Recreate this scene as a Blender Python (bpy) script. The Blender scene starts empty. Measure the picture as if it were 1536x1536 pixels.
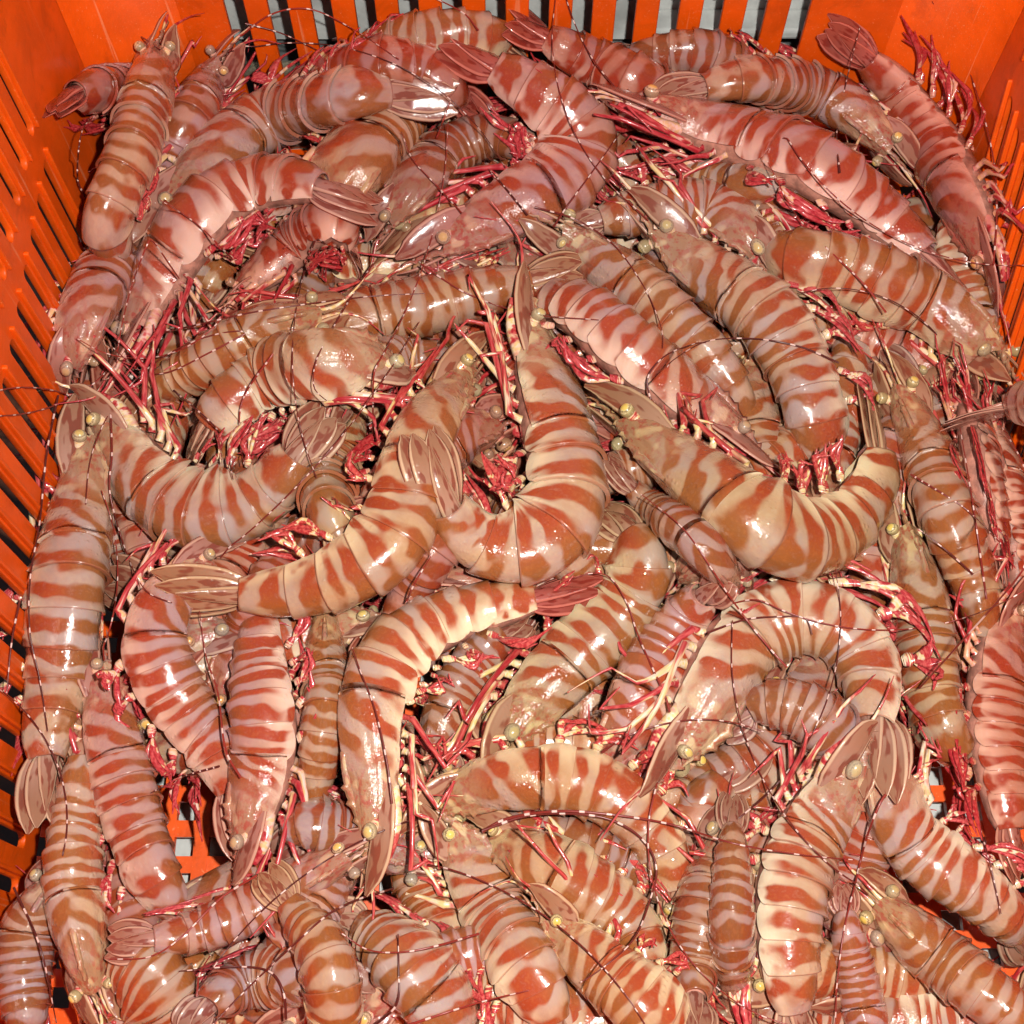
import bpy, math, random
import numpy as np
from mathutils import Vector

# ---------------------------------------------------------------- camera, world, lights
scene = bpy.context.scene
COL = scene.collection
F_PX, TILT, CAM_H = 1900.0, math.radians(24.0), 0.63       # focal length in photo pixels (1536 wide), tilt from straight down, height
cam_data = bpy.data.cameras.new("camera")
cam = bpy.data.objects.new("camera", cam_data); COL.objects.link(cam)
cam_data.sensor_width = 36.0
cam_data.lens = 36.0 * F_PX / 1536.0
cam_data.clip_start = 0.02; cam_data.clip_end = 50
cam.location = (0, 0, CAM_H); cam.rotation_euler = (TILT, 0, 0)
scene.camera = cam
world = bpy.data.worlds.new("World"); scene.world = world; world.use_nodes = True
world.node_tree.nodes["Background"].inputs[0].default_value = (0.55, 0.62, 0.75, 1)
world.node_tree.nodes["Background"].inputs[1].default_value = 0.13
def flash(name, loc, watts, radius, col):
    d = bpy.data.lights.new(name, 'POINT'); d.energy = watts; d.shadow_soft_size = radius; d.color = col
    o = bpy.data.objects.new(name, d); COL.objects.link(o); o.location = loc
    return o
flash("camera_flash", (0.062, 0.03, CAM_H + 0.03), 25.0, 0.008, (1.0, 0.965, 0.90))
scene.view_settings.view_transform = 'Standard'; scene.view_settings.look = 'None'
scene.view_settings.exposure = 0.0; scene.view_settings.gamma = 1.0
scene.cycles.use_adaptive_sampling = True; scene.cycles.adaptive_threshold = 0.04; scene.cycles.adaptive_min_samples = 20
scene.cycles.max_bounces = 4; scene.cycles.diffuse_bounces = 2; scene.cycles.glossy_bounces = 2
scene.cycles.transmission_bounces = 2; scene.cycles.sample_clamp_indirect = 4

FWD = np.array([0, math.sin(TILT), -math.cos(TILT)]); UPV = np.array([0, math.cos(TILT), math.sin(TILT)])
def ray(u, v):
    return FWD + np.array([(u - 768) / F_PX, 0, 0]) + UPV * ((768 - v) / F_PX)
def at_z(u, v, z):                                          # photo pixel -> point of the place at height z
    r = ray(u, v); k = (z - CAM_H) / r[2]
    return np.array([0, 0, CAM_H]) + r * k
def depth_of(p):
    return float(np.dot(p - np.array([0, 0, CAM_H]), FWD))

# ---------------------------------------------------------------- materials
def new_mat(name):
    m = bpy.data.materials.new(name); m.use_nodes = True
    nt = m.node_tree; bs = nt.nodes["Principled BSDF"]
    return m, nt, bs
class NB:                                                   # tiny node builder
    def __init__(s, nt): s.nt = nt
    def n(s, t, **kw):
        x = s.nt.nodes.new(t)
        for k, v in kw.items(): setattr(x, k, v)
        return x
    def put(s, sock, val):
        if hasattr(val, 'is_output') or isinstance(val, bpy.types.NodeSocket): s.nt.links.new(val, sock)
        else: sock.default_value = val
    def math(s, op, a, b=None, c=None, clamp=False):
        x = s.n('ShaderNodeMath', operation=op, use_clamp=clamp)
        s.put(x.inputs[0], a)
        if b is not None: s.put(x.inputs[1], b)
        if c is not None: s.put(x.inputs[2], c)
        return x.outputs[0]
    def mix(s, f, a, b, mode='MIX'):
        x = s.n('ShaderNodeMix', data_type='RGBA', blend_type=mode)
        s.put(x.inputs[0], f)
        for i, v in ((6, a), (7, b)):
            if isinstance(v, tuple): v = (v + (1,))[:4]
            s.put(x.inputs[i], v)
        return x.outputs[2]
    def noise(s, vec, scale, detail=2, rough=0.5, dist=0.0):
        x = s.n('ShaderNodeTexNoise'); x.inputs['Scale'].default_value = scale
        x.inputs['Detail'].default_value = detail; x.inputs['Roughness'].default_value = rough
        x.inputs['Distortion'].default_value = dist
        if vec is not None: s.nt.links.new(vec, x.inputs['Vector'])
        return x.outputs[0]
    def ramp(s, v, lo, hi, smooth=True):
        x = s.n('ShaderNodeMapRange'); x.interpolation_type = 'SMOOTHSTEP' if smooth else 'LINEAR'
        s.put(x.inputs['Value'], v); s.put(x.inputs['From Min'], lo); s.put(x.inputs['From Max'], hi)
        return x.outputs[0]
    def attr(s, name): return s.n('ShaderNodeAttribute', attribute_name=name).outputs['Vector']
    def sep(s, v):
        x = s.n('ShaderNodeSeparateXYZ'); s.nt.links.new(v, x.inputs[0]); return x.outputs
    def bump(s, h, strength, dist, base=None):
        x = s.n('ShaderNodeBump'); x.inputs['Strength'].default_value = strength; x.inputs['Distance'].default_value = dist
        s.nt.links.new(h, x.inputs['Height'])
        if base is not None: s.nt.links.new(base, x.inputs['Normal'])
        return x.outputs[0]

def wet(b, bs, rough=0.32, coat=0.9, crough=0.06, amp=0.35, scale=330.0, dist=0.0007, extra=None):
    obj = b.n('ShaderNodeTexCoord').outputs['Object']
    big = b.noise(obj, scale, 3, 0.6, 0.3)
    fine = b.noise(obj, scale * 3.5, 2, 0.5)
    h = b.math('ADD', big, b.math('MULTIPLY', fine, 0.35))
    if extra is not None: h = b.math('ADD', h, extra)
    vo = b.n('ShaderNodeTexVoronoi'); vo.inputs['Scale'].default_value = 330.0; nt_ = b.nt; nt_.links.new(obj, vo.inputs['Vector'])
    gate = b.ramp(b.noise(obj, 45.0, 2, 0.5), 0.47, 0.60)
    drop = b.math('MULTIPLY', b.math('SUBTRACT', 1.0, b.ramp(vo.outputs['Distance'], 0.05, 0.42)), gate)    # water beads and film
    h = b.math('ADD', h, b.math('MULTIPLY', drop, 1.1))
    nrm = b.bump(h, amp, dist)
    b.nt.links.new(nrm, bs.inputs['Coat Normal'])
    nrm2 = b.bump(h, amp * 0.5, dist)
    b.nt.links.new(nrm2, bs.inputs['Normal'])
    bs.inputs['Roughness'].default_value = rough
    bs.inputs['Coat Weight'].default_value = coat; bs.inputs['Coat Roughness'].default_value = crough
    bs.inputs['IOR'].default_value = 1.4; bs.inputs['Specular IOR Level'].default_value = 0.5

def tinted(b, col):
    oi = b.n('ShaderNodeObjectInfo')
    return b.mix(1.0, col, oi.outputs['Color'], 'MULTIPLY')

def shell_material(name, head=False):
    m, nt, bs = new_mat(name); b = NB(nt)
    p_ = b.sep(b.attr('pat')); nc = b.attr('nc')            # pat: stripe coordinate, 0 dorsal..1 ventral, fade of the stripes (above 1: hind edge)
    pat2 = p_[2]; pat = [p_[0], p_[1], b.math('MINIMUM', p_[2], 1.0)]
    n1 = b.noise(nc, 0.70, 1, 0.5); n2 = b.noise(nc, 1.5, 1, 0.4); n3 = b.noise(nc, 0.35, 1); n4 = b.noise(nc, 6.0, 3, 0.65)
    s = b.math('ADD', pat[0], b.math('MULTIPLY', b.math('SUBTRACT', n1, 0.5), 1.15))
    s = b.math('ADD', s, b.math('MULTIPLY', b.math('SUBTRACT', n2, 0.5), 0.18))
    wv = b.math('MULTIPLY_ADD', b.math('SINE', b.math('MULTIPLY', s, 2 * math.pi)), 0.5, 0.5)
    thr = b.math('MULTIPLY_ADD', b.math('SUBTRACT', n2, 0.5), 2.4, 0.56)
    thr = b.math('ADD', thr, b.math('MULTIPLY', b.math('SUBTRACT', n4, 0.5), 0.07))
    mask = b.ramp(b.math('SUBTRACT', wv, thr), -0.26, 0.18)
    mask = b.math('MULTIPLY', mask, pat[2])
    base = b.mix(b.ramp(n3, 0.42, 0.60), (0.43, 0.275, 0.225), (0.48, 0.29, 0.18))
    base = b.mix(b.math('MULTIPLY', b.ramp(n4, 0.35, 0.75), 0.35), base, (0.56, 0.40, 0.27))
    base = b.mix(b.math('MULTIPLY', b.ramp(pat[1], 0.52, 0.82), b.ramp(n2, 0.2, 0.45)), base, (0.68, 0.50, 0.35))
    lil = b.math('MULTIPLY', b.ramp(b.noise(nc, 0.62, 1, 0.4), 0.50, 0.60), b.math('SUBTRACT', 1.0, b.ramp(pat[1], 0.3, 0.7)))
    base = b.mix(b.math('MULTIPLY', lil, 0.75), base, (0.42, 0.30, 0.275))
    faint = b.mix(b.ramp(wv, 0.15, 0.7), base, b.mix(0.42, base, (0.36, 0.13, 0.06)))
    stripe = b.mix(b.ramp(pat[1], 0.10, 0.62), (0.28, 0.094, 0.028), (0.36, 0.055, 0.020))
    stripe = b.mix(b.math('MULTIPLY', b.ramp(n4, 0.4, 0.8), 0.35), stripe, (0.50, 0.19, 0.07))
    col = b.mix(b.math('MULTIPLY', mask, b.ramp(n4, -0.15, 0.55)), faint, stripe)
    if head:                                                # mottled, translucent head shell with pink margins
        mott = b.ramp(b.math('ADD', b.noise(nc, 4.5, 2, 0.6), b.math('MULTIPLY', n2, 0.6)), 0.74, 0.92)
        hc = b.mix(mott, (0.36, 0.20, 0.11), (0.36, 0.06, 0.035))
        hc = b.mix(b.ramp(n2, 0.55, 0.68), hc, (0.62, 0.46, 0.26))
        col = b.mix(b.math('MULTIPLY', b.math('SUBTRACT', 1.0, pat[2]), 0.8), col, hc)
    rim = b.math('MULTIPLY', b.ramp(pat[1], 0.70, 0.92), b.ramp(n2, 0.40, 0.52))
    col = b.mix(b.math('MULTIPLY', rim, 0.8), col, (0.80, 0.66, 0.47))
    edge = b.ramp(pat2, 1.4, 2.7)
    col = b.mix(b.math('MULTIPLY', edge, 0.55), col, (0.36, 0.13, 0.08))
    col = tinted(b, col)
    nt.links.new(col, bs.inputs['Base Color'])
    bs.inputs['Subsurface Weight'].default_value = 0.22
    bs.inputs['Subsurface Radius'].default_value = (0.006, 0.003, 0.0015)
    ex = None
    if head:
        mp = b.n('ShaderNodeMapping'); mp.inputs['Scale'].default_value = (0.35, 3.2, 1); nt.links.new(nc, mp.inputs[0])
        ex = b.math('MULTIPLY', b.noise(mp.outputs[0], 1.3, 2, 0.5), b.math('MULTIPLY_ADD', pat[2], -1.0, 1.5))
    wet(b, bs, 0.22, 1.0, 0.02, 0.42 if not head else 0.6, 150.0 if not head else 330.0, 0.0012, ex)
    return m

def limb_material():
    m, nt, bs = new_mat('limb'); b = NB(nt)
    pat = b.sep(b.attr('pat')); nc = b.attr('nc')           # pat: 0 base..1 tip, across, redness
    n = b.noise(nc, 3.2, 2); n2 = b.noise(nc, 9.0, 2)
    v = b.math('ADD', b.math('MULTIPLY', pat[0], 1.1), b.math('MULTIPLY', b.math('SUBTRACT', n, 0.5), 3.0))
    v = b.math('ADD', v, b.math('SUBTRACT', pat[2], 0.5))
    red = b.ramp(v, 0.28, 0.55)
    cream = b.mix(b.ramp(n2, 0.4, 0.6), (0.78, 0.56, 0.24), (0.85, 0.66, 0.50))
    rd = b.mix(b.ramp(n2, 0.35, 0.65), (0.38, 0.018, 0.028), (0.58, 0.10, 0.09))
    cream = b.mix(b.ramp(n, 0.4, 0.7), cream, (0.66, 0.30, 0.24))
    col = b.mix(red, cream, rd)
    nt.links.new(tinted(b, col), bs.inputs['Base Color'])
    wet(b, bs, 0.3, 1.0, 0.07, 0.25, 500)
    return m

def fan_material():
    m, nt, bs = new_mat('tail_fan'); b = NB(nt)
    pat = b.sep(b.attr('pat')); nc = b.attr('nc')           # pat: along, across -1..1, 0
    n = b.noise(nc, 1.5, 1, 0.5); n2 = b.noise(nc, 3.0, 1)
    wv = b.math('MULTIPLY_ADD', b.math('SINE', b.math('MULTIPLY', pat[1], 15.0)), 0.5, 0.5)
    ab = b.math('ABSOLUTE', pat[1]); nb = b.noise(nc, 1.25, 2, 0.5)
    base = b.mix(b.ramp(pat[0], 0.1, 0.8), (0.46, 0.25, 0.185), (0.34, 0.16, 0.095))
    base = b.mix(b.math('MULTIPLY', wv, 0.05), base, (0.36, 0.11, 0.06))
    col = b.mix(b.math('MULTIPLY', b.ramp(n, 0.49, 0.60), 0.85), base, (0.23, 0.050, 0.030))
    mar = b.ramp(ab, 0.70, 0.82)
    col = b.mix(b.math('MULTIPLY', b.ramp(ab, 0.55, 0.68), 0.2), col, (0.26, 0.08, 0.05))
    col = b.mix(b.math('MULTIPLY', mar, 0.85), col, (0.68, 0.44, 0.29))
    col = b.mix(b.ramp(ab, 0.93, 0.99), col, (0.40, 0.07, 0.045))
    nt.links.new(tinted(b, col), bs.inputs['Base Color'])
    wet(b, bs, 0.24, 1.0, 0.03, 0.35, 300)
    bs.inputs['Alpha'].default_value = 0.86
    return m

def whip_material():
    m, nt, bs = new_mat('whip'); b = NB(nt)
    pat = b.sep(b.attr('pat'))
    s = b.math('FRACT', pat[0])
    w = b.math('MULTIPLY', b.ramp(s, 0.78, 0.80), b.math('SUBTRACT', 1.0, b.ramp(s, 0.97, 1.0)))
    col = b.mix(w, b.mix(b.ramp(pat[1], 0.0, 1.0), (0.30, 0.03, 0.02), (0.09, 0.015, 0.012)), (0.74, 0.50, 0.44))
    nt.links.new(col, bs.inputs['Base Color'])
    bs.inputs['Roughness'].default_value = 0.3
    return m

def plain(name, col, rough=0.4, coat=0.0, var=0.12, scale=60.0, bumpy=0.0, metallic=0.0, speck=None):
    m, nt, bs = new_mat(name); b = NB(nt)
    obj = b.n('ShaderNodeTexCoord').outputs['Object']
    n = b.noise(obj, scale, 4, 0.6)
    dark = tuple(c * (1 - var * 2) for c in col); lite = tuple(min(1, c * (1 + var)) for c in col)
    c = b.mix(b.ramp(n, 0.3, 0.7), dark, lite)
    if speck:
        c = b.mix(b.math('MULTIPLY', b.ramp(b.noise(obj, 900.0, 2, 0.6), 0.64, 0.72), 0.5), c, speck)
        c = b.mix(b.math('MULTIPLY', b.ramp(b.noise(obj, 30.0, 5, 0.7, 0.6), 0.52, 0.72), 0.5), c, tuple(x * 0.5 for x in col))
        mp = b.n('ShaderNodeMapping'); mp.inputs['Scale'].default_value = (260, 260, 9); nt.links.new(obj, mp.inputs[0])
        c = b.mix(b.math('MULTIPLY', b.ramp(b.noise(mp.outputs[0], 1.0, 2, 0.5, 0.4), 0.66, 0.74), 0.45), c, (0.85, 0.30, 0.14))       # scratches
    nt.links.new(c, bs.inputs['Base Color'])
    bs.inputs['Roughness'].default_value = rough; bs.inputs['Coat Weight'].default_value = coat
    bs.inputs['Coat Roughness'].default_value = 0.08; bs.inputs['Metallic'].default_value = metallic
    if bumpy: nt.links.new(b.bump(b.noise(obj, scale * 6, 4, 0.6), bumpy, 0.001), bs.inputs['Normal'])
    return m

def eye_material():
    m, nt, bs = new_mat('eye'); b = NB(nt)
    pat = b.sep(b.attr('pat')); n = b.noise(b.attr('nc'), 9.0, 2)
    d = b.math('ADD', pat[0], b.math('MULTIPLY', b.math('SUBTRACT', n, 0.5), 0.25))
    c = b.mix(b.ramp(d, 0.14, 0.24), (0.74, 0.52, 0.13), (0.74, 0.60, 0.36))
    c = b.mix(b.ramp(d, 0.30, 0.42), c, (0.36, 0.27, 0.14))
    c = b.mix(b.ramp(d, 0.20, 0.26), c, b.mix(b.ramp(d, 0.27, 0.33), (0.25, 0.17, 0.08), c))
    rnd = b.n('ShaderNodeObjectInfo').outputs['Random']
    c = b.mix(b.math('MULTIPLY', b.ramp(rnd, 0.35, 0.9), 0.65), c, (0.34, 0.27, 0.20))
    nt.links.new(tinted(b, c), bs.inputs['Base Color'])
    bs.inputs['Roughness'].default_value = 0.25; bs.inputs['Coat Weight'].default_value = 1.0; bs.inputs['Coat Roughness'].default_value = 0.03
    return m

M_SHELL = shell_material('shell'); M_HEAD = shell_material('head_shell', True)
M_LIMB = limb_material(); M_FAN = fan_material(); M_WHIP = whip_material(); M_EYE = eye_material()
M_FLESH = plain('underside', (0.52, 0.22, 0.16), 0.35, 0.9, 0.22, 150, 0.3)
M_ORANGE = plain('orange_plastic', (0.80, 0.088, 0.001), 0.42, 0.08, 0.07, 40, 0.15, speck=(0.9, 0.30, 0.12))
M_WHITE = plain('white_plastic', (0.55, 0.57, 0.55), 0.5, 0.2, 0.15, 30, 0.3)
M_STEEL = plain('wet_metal', (0.40, 0.36, 0.26), 0.22, 0.5, 0.4, 90, 0.6, 0.7)
M_GROUND = plain('wet_ground', (0.14, 0.05, 0.025), 0.35, 0.5, 0.3, 25, 0.5)

# ---------------------------------------------------------------- mesh helpers
def link(name, me, parent=None, mat=None, color=None):
    o = bpy.data.objects.new(name, me); COL.objects.link(o)
    if parent: o.parent = parent
    if mat and not me.materials: me.materials.append(mat)
    if color: o.color = color
    return o
def mesh_from(name, verts, faces, mat, pat=None, nc=None, smooth=True):
    me = bpy.data.meshes.new(name)
    verts = np.asarray(verts, dtype=np.float32)
    faces = np.asarray(faces, dtype=np.int32)
    me.vertices.add(len(verts)); me.vertices.foreach_set('co', verts.ravel())
    k = faces.shape[1]
    me.loops.add(faces.size); me.loops.foreach_set('vertex_index', faces.ravel())
    me.polygons.add(len(faces)); me.polygons.foreach_set('loop_start', np.arange(0, faces.size, k, dtype=np.int32))
    me.polygons.foreach_set('loop_total', np.full(len(faces), k, dtype=np.int32))
    me.update(calc_edges=True)
    if smooth: me.polygons.foreach_set('use_smooth', np.ones(len(faces), dtype=bool))
    for nm, arr in (('pat', pat), ('nc', nc)):
        if arr is not None:
            a = me.attributes.new(nm, 'FLOAT_VECTOR', 'POINT'); a.data.foreach_set('vector', np.asarray(arr, dtype=np.float32).ravel())
    me.materials.append(mat)
    return me
def grid_faces(nu, nv, wrap=False, off=0):
    f = []
    idx = np.arange(nu * nv).reshape(nu, nv) + off
    if wrap: idx = np.concatenate([idx, idx[:, :1]], axis=1)
    return np.stack([idx[:-1, :-1], idx[1:, :-1], idx[1:, 1:], idx[:-1, 1:]], axis=-1).reshape(-1, 4)

class Geo:                                                  # accumulates quads with attributes
    def __init__(s): s.v = []; s.f = []; s.p = []; s.n = []; s.k = 0
    def add(s, V, Fc, P, N):
        s.v.append(V); s.f.append(Fc + s.k); s.p.append(P); s.n.append(N); s.k += len(V)
    def mesh(s, name, mat):
        return mesh_from(name, np.concatenate(s.v), np.concatenate(s.f), mat, np.concatenate(s.p), np.concatenate(s.n))

def catmull(pts, n):
    P = np.array(pts, float)
    P = np.vstack([2 * P[0] - P[1], P, 2 * P[-1] - P[-2]])
    seg = len(P) - 3
    out = []
    for i in range(seg):
        p0, p1, p2, p3 = P[i:i + 4]
        for t in np.linspace(0, 1, 24, endpoint=False):
            out.append(0.5 * ((2 * p1) + (-p0 + p2) * t + (2 * p0 - 5 * p1 + 4 * p2 - p3) * t * t + (-p0 + 3 * p1 - 3 * p2 + p3) * t ** 3))
    out.append(P[-2])
    return resample(np.array(out), n)
def resample(A, n):
    d = np.concatenate([[0], np.cumsum(np.linalg.norm(np.diff(A[:, :3] if A.shape[1] > 2 else A, axis=0), axis=1))])
    s = np.linspace(0, d[-1], n)
    return np.stack([np.interp(s, d, A[:, k]) for k in range(A.shape[1])], axis=1)
def smooth1(z, k):
    for _ in range(k):
        zp = np.concatenate([[z[0]], z, [z[-1]]]); z = 0.25 * zp[:-2] + 0.5 * zp[1:-1] + 0.25 * zp[2:]
    return z

# ---------------------------------------------------------------- height of the pile, so that each prawn lies on those below
HX0, HY0, HR = -0.34, -0.10, 0.002
HM = np.zeros((400, 345))
def hm_idx(x, y): return int(round((y - HY0) / HR)), int(round((x - HX0) / HR))
def hm_sample(x, y, rad):
    j, i = hm_idx(x, y); k = max(1, int(rad / HR))
    a = HM[max(0, j - k):j + k + 1, max(0, i - k):i + k + 1]
    return float(a.max()) if a.size else 0.0
def hm_stamp(p, r, rv):
    j, i = hm_idx(p[0], p[1]); k = int(r / HR) + 1
    j0, j1, i0, i1 = max(0, j - k), min(HM.shape[0], j + k + 1), max(0, i - k), min(HM.shape[1], i + k + 1)
    if j1 <= j0 or i1 <= i0: return
    yy, xx = np.mgrid[j0:j1, i0:i1]
    d2 = ((xx * HR + HX0 - p[0]) ** 2 + (yy * HR + HY0 - p[1]) ** 2) / (r * r)
    h = np.where(d2 < 1, p[2] + rv * np.sqrt(np.maximum(0, 1 - d2)), -1)
    HM[j0:j1, i0:i1] = np.maximum(HM[j0:j1, i0:i1], h)

XL, XR, YB, RC, ZT = -0.232, 0.262, 0.545, 0.045, 0.205     # crate: left, right, back wall, corner radius, height
def locate(u, v, z, m=0.012):                               # like at_z, but a point past a crate wall climbs that wall instead
    p = at_z(u, v, z); r = ray(u, v); c0 = np.array([0, 0, CAM_H]); ks = []
    if p[1] > YB - m: ks.append((YB - m) / r[1])
    if p[0] < XL + m: ks.append((XL + m) / r[0])
    if p[0] > XR - m: ks.append((XR - m) / r[0])
    return c0 + r * min(ks) if ks else p
T_H = np.array([0, .07, .11, .16, .24, .32, .39, .45, .52, .59, .66, .735, .80, .835, .88, 1.0])
V_H = np.array([.10, .25, .38, .56, .79, .94, 1.0, 1.02, 1.0, .94, .87, .78, .64, .46, .30, .20])
def hprof(t): return np.interp(t, T_H, V_H)
SEG = [.375, .447, .520, .593, .665, .735, .832]

class Frame:
    def __init__(s, C, roll, twist=0.0):
        s.C = C; n = len(C); d = np.linalg.norm(np.diff(C, axis=0), axis=1)
        s.S = np.concatenate([[0], np.cumsum(d)]); s.L = s.S[-1]
        T = np.gradient(C, axis=0); T /= np.linalg.norm(T, axis=1)[:, None]; s.T = T
        D = np.zeros_like(C); m = n // 2
        up = np.array([0, 0.0, 1.0]); up = up - T[m] * np.dot(up, T[m]); up /= np.linalg.norm(up)
        left = np.cross(up, T[m])
        D[m] = math.cos(roll) * up + math.sin(roll) * left
        for i in list(range(m + 1, n)) + list(range(m - 1, -1, -1)):
            pv = D[i - 1] if i > m else D[i + 1]
            v = pv - T[i] * np.dot(pv, T[i]); D[i] = v / np.linalg.norm(v)
        s.D = D; s.A = np.cross(T, D)
        dT = np.gradient(T, axis=0) / np.gradient(s.S)[:, None]; s.K = smooth1(np.clip(-np.sum(dT * D, 1), 0, 40), 3)
    def map(s, P, rot=None):                                # P: (s, a, b) in metres
        P = np.asarray(P, float); x = P[:, 0]
        out = np.empty_like(P)
        C = np.stack([np.interp(x, s.S, s.C[:, k]) for k in range(3)], 1)
        ex = np.minimum(x, 0) + np.maximum(x - s.L, 0)
        T = np.stack([np.interp(x, s.S, s.T[:, k]) for k in range(3)], 1); T /= np.linalg.norm(T, axis=1)[:, None]
        D = np.stack([np.interp(x, s.S, s.D[:, k]) for k in range(3)], 1); D -= T * np.sum(D * T, 1)[:, None]; D /= np.linalg.norm(D, axis=1)[:, None]
        A = np.cross(T, D)
        a, b = P[:, 1], P[:, 2]
        if rot is not None: a, b = a * math.cos(rot) - b * math.sin(rot), a * math.sin(rot) + b * math.cos(rot)
        return C + T * ex[:, None] + A * a[:, None] + D * b[:, None]

def tube(path, ra, rb, ring=7, ref=(0, 0, 1)):
    """closed tube in canonical space; ra across, rb thickness. returns verts, faces, u, ang"""
    P = np.asarray(path, float); n = len(P)
    T = np.gradient(P, axis=0); T /= (np.linalg.norm(T, axis=1)[:, None] + 1e-12)
    R = np.tile(np.array(ref, float), (n, 1)); A = np.cross(T, R); A /= (np.linalg.norm(A, axis=1)[:, None] + 1e-9); B = np.cross(A, T)
    an = np.linspace(0, 2 * math.pi, ring, endpoint=False)
    V = P[:, None, :] + A[:, None, :] * (np.cos(an)[None, :, None] * np.asarray(ra)[:, None, None]) + B[:, None, :] * (np.sin(an)[None, :, None] * np.asarray(rb)[:, None, None])
    u = np.linspace(0, 1, n)
    U = np.repeat(u, ring); W = np.tile(np.cos(an), n)
    return V.reshape(-1, 3), grid_faces(n, ring, True), U, W

def finish(o, root_empty): return o

def body_shell(fr, R, t0, t1, ext0, ext1, kind, seed, nu=11, nv=25, wd=0.82, cycles=22.0, head=False, rng=None, lobes=True):
    u = np.linspace(0, 1, nu); u = np.append(u[:-1], [0.96, 1.0, 1.0, 1.0]); nu = len(u) - 2
    lip = np.append(np.ones(nu), [0.975, 0.90])
    v = np.linspace(-1, 1, nv)
    U, V = np.meshgrid(u, v, indexing='ij'); LP = np.repeat(lip[:, None], nv, 1)
    ext = ext0 + (ext1 - ext0) * U
    if lobes: ext = ext + math.radians(17) * np.sin(math.pi * np.clip(U, 0, 1)) ** 0.7
    PH = V * ext
    t = t0 + (t1 - t0) * U
    if head: t = t - 0.035 * (1 - U) * (np.cos(PH) * 0.9) + 0.045 * (1 - U) * np.clip((np.abs(PH) - 1.2), 0, 1)   # oblique front edge
    h = hprof(t) * R * LP
    if not head: h = h * (1.0 + 0.10 * U ** 4 - 0.055 * (1 - U) ** 3)
    else:
        h = h * (1 + 0.02 * np.exp(-((t - 0.26) / 0.03) ** 2) * np.cos(PH * 3) - 0.035 * np.exp(-((t - 0.215 - 0.03 * np.abs(PH)) / 0.008) ** 2))
        aP = np.abs(PH)
        h = h * (1 - 0.06 * np.exp(-((aP - 1.30 + 2.2 * (t - .2)) / 0.07) ** 2) * np.clip((t - .17) * 20, 0, 1) * np.clip((.36 - t) * 20, 0, 1))     # groove above the gills
        h = h * (1 + 0.06 * np.exp(-((aP - .75) / .22) ** 2 - ((t - .19) / .018) ** 2) - 0.05 * np.exp(-((aP - .45) / .10) ** 2 - ((t - .2) / .05) ** 2) + 0.07 * np.exp(-((aP - 1.55) / .12) ** 2 - ((t - .17) / .03) ** 2))
        h = h * (1 + 0.09 * np.exp(-(PH / 0.13) ** 2) * (1 - U * 0.6))                                   # dorsal keel
    h = h * (1 + 0.012 * np.sin(5 * PH + seed) * np.sin(9 * t * 7 + seed))
    a = wd * h * np.sin(PH); cb = np.cos(PH)
    vf = 0.92 + 0.95 * np.clip(np.interp(t * fr.L, fr.S, fr.K) * R, 0, 0.75)      # a curled tail is deep on its belly side
    b = h * np.where(cb > 0, cb, cb * vf)
    P = np.stack([t * fr.L, a, b], -1).reshape(-1, 3)
    X = fr.map(P)
    T, PHf = t.reshape(-1), PH.reshape(-1)
    af = np.abs(PHf) / math.pi
    if head:
        sc = 13.0 * T + 1.35 * np.abs(PHf) / 2 + seed; fade = np.clip((T - 0.17) / 0.11, 0, 1)
        dv = np.abs(PHf) / 2.5
    else:
        sc = cycles * (T - 0.5 * np.clip(T - 0.70, 0, 1)) + 0.25 * af + seed * 3.1; fade = np.where(U.reshape(-1) > 0.99, 3.0, 1.0); dv = np.abs(PHf) / (ext.reshape(-1) + 1e-6) * 0.98
    pat = np.stack([sc, dv, fade], 1)
    ncv = np.stack([T * fr.L * 75, PHf * 0.85, np.full_like(T, seed * 17.3)], 1)
    return X, grid_faces(len(u), nv), pat, ncv

def limb_part(fr, R, path, ra, rb, ring, seed, red, lift=0.0, rot=None, n=None, ref=(0, 1, 0.2), fan=False):
    if n: path = catmull(path, n); ra = np.interp(np.linspace(0, 1, n), np.linspace(0, 1, len(ra)), ra); rb = np.interp(np.linspace(0, 1, n), np.linspace(0, 1, len(rb)), rb)
    V, Fc, U, W = tube(path, ra, rb, ring, ref)
    X = fr.map(V, rot)
    X[:, 2] += lift * U
    pat = np.stack([U, W if fan else W, np.full_like(U, red)], 1)
    if fan: ncv = np.stack([U * 2.8, W * 1.3, np.full_like(U, seed * 3.7)], 1)
    else: ncv = np.stack([U * 1.9, W * 0.15, np.full_like(U, seed * 5.1)], 1)
    return X, Fc, pat, ncv

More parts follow.
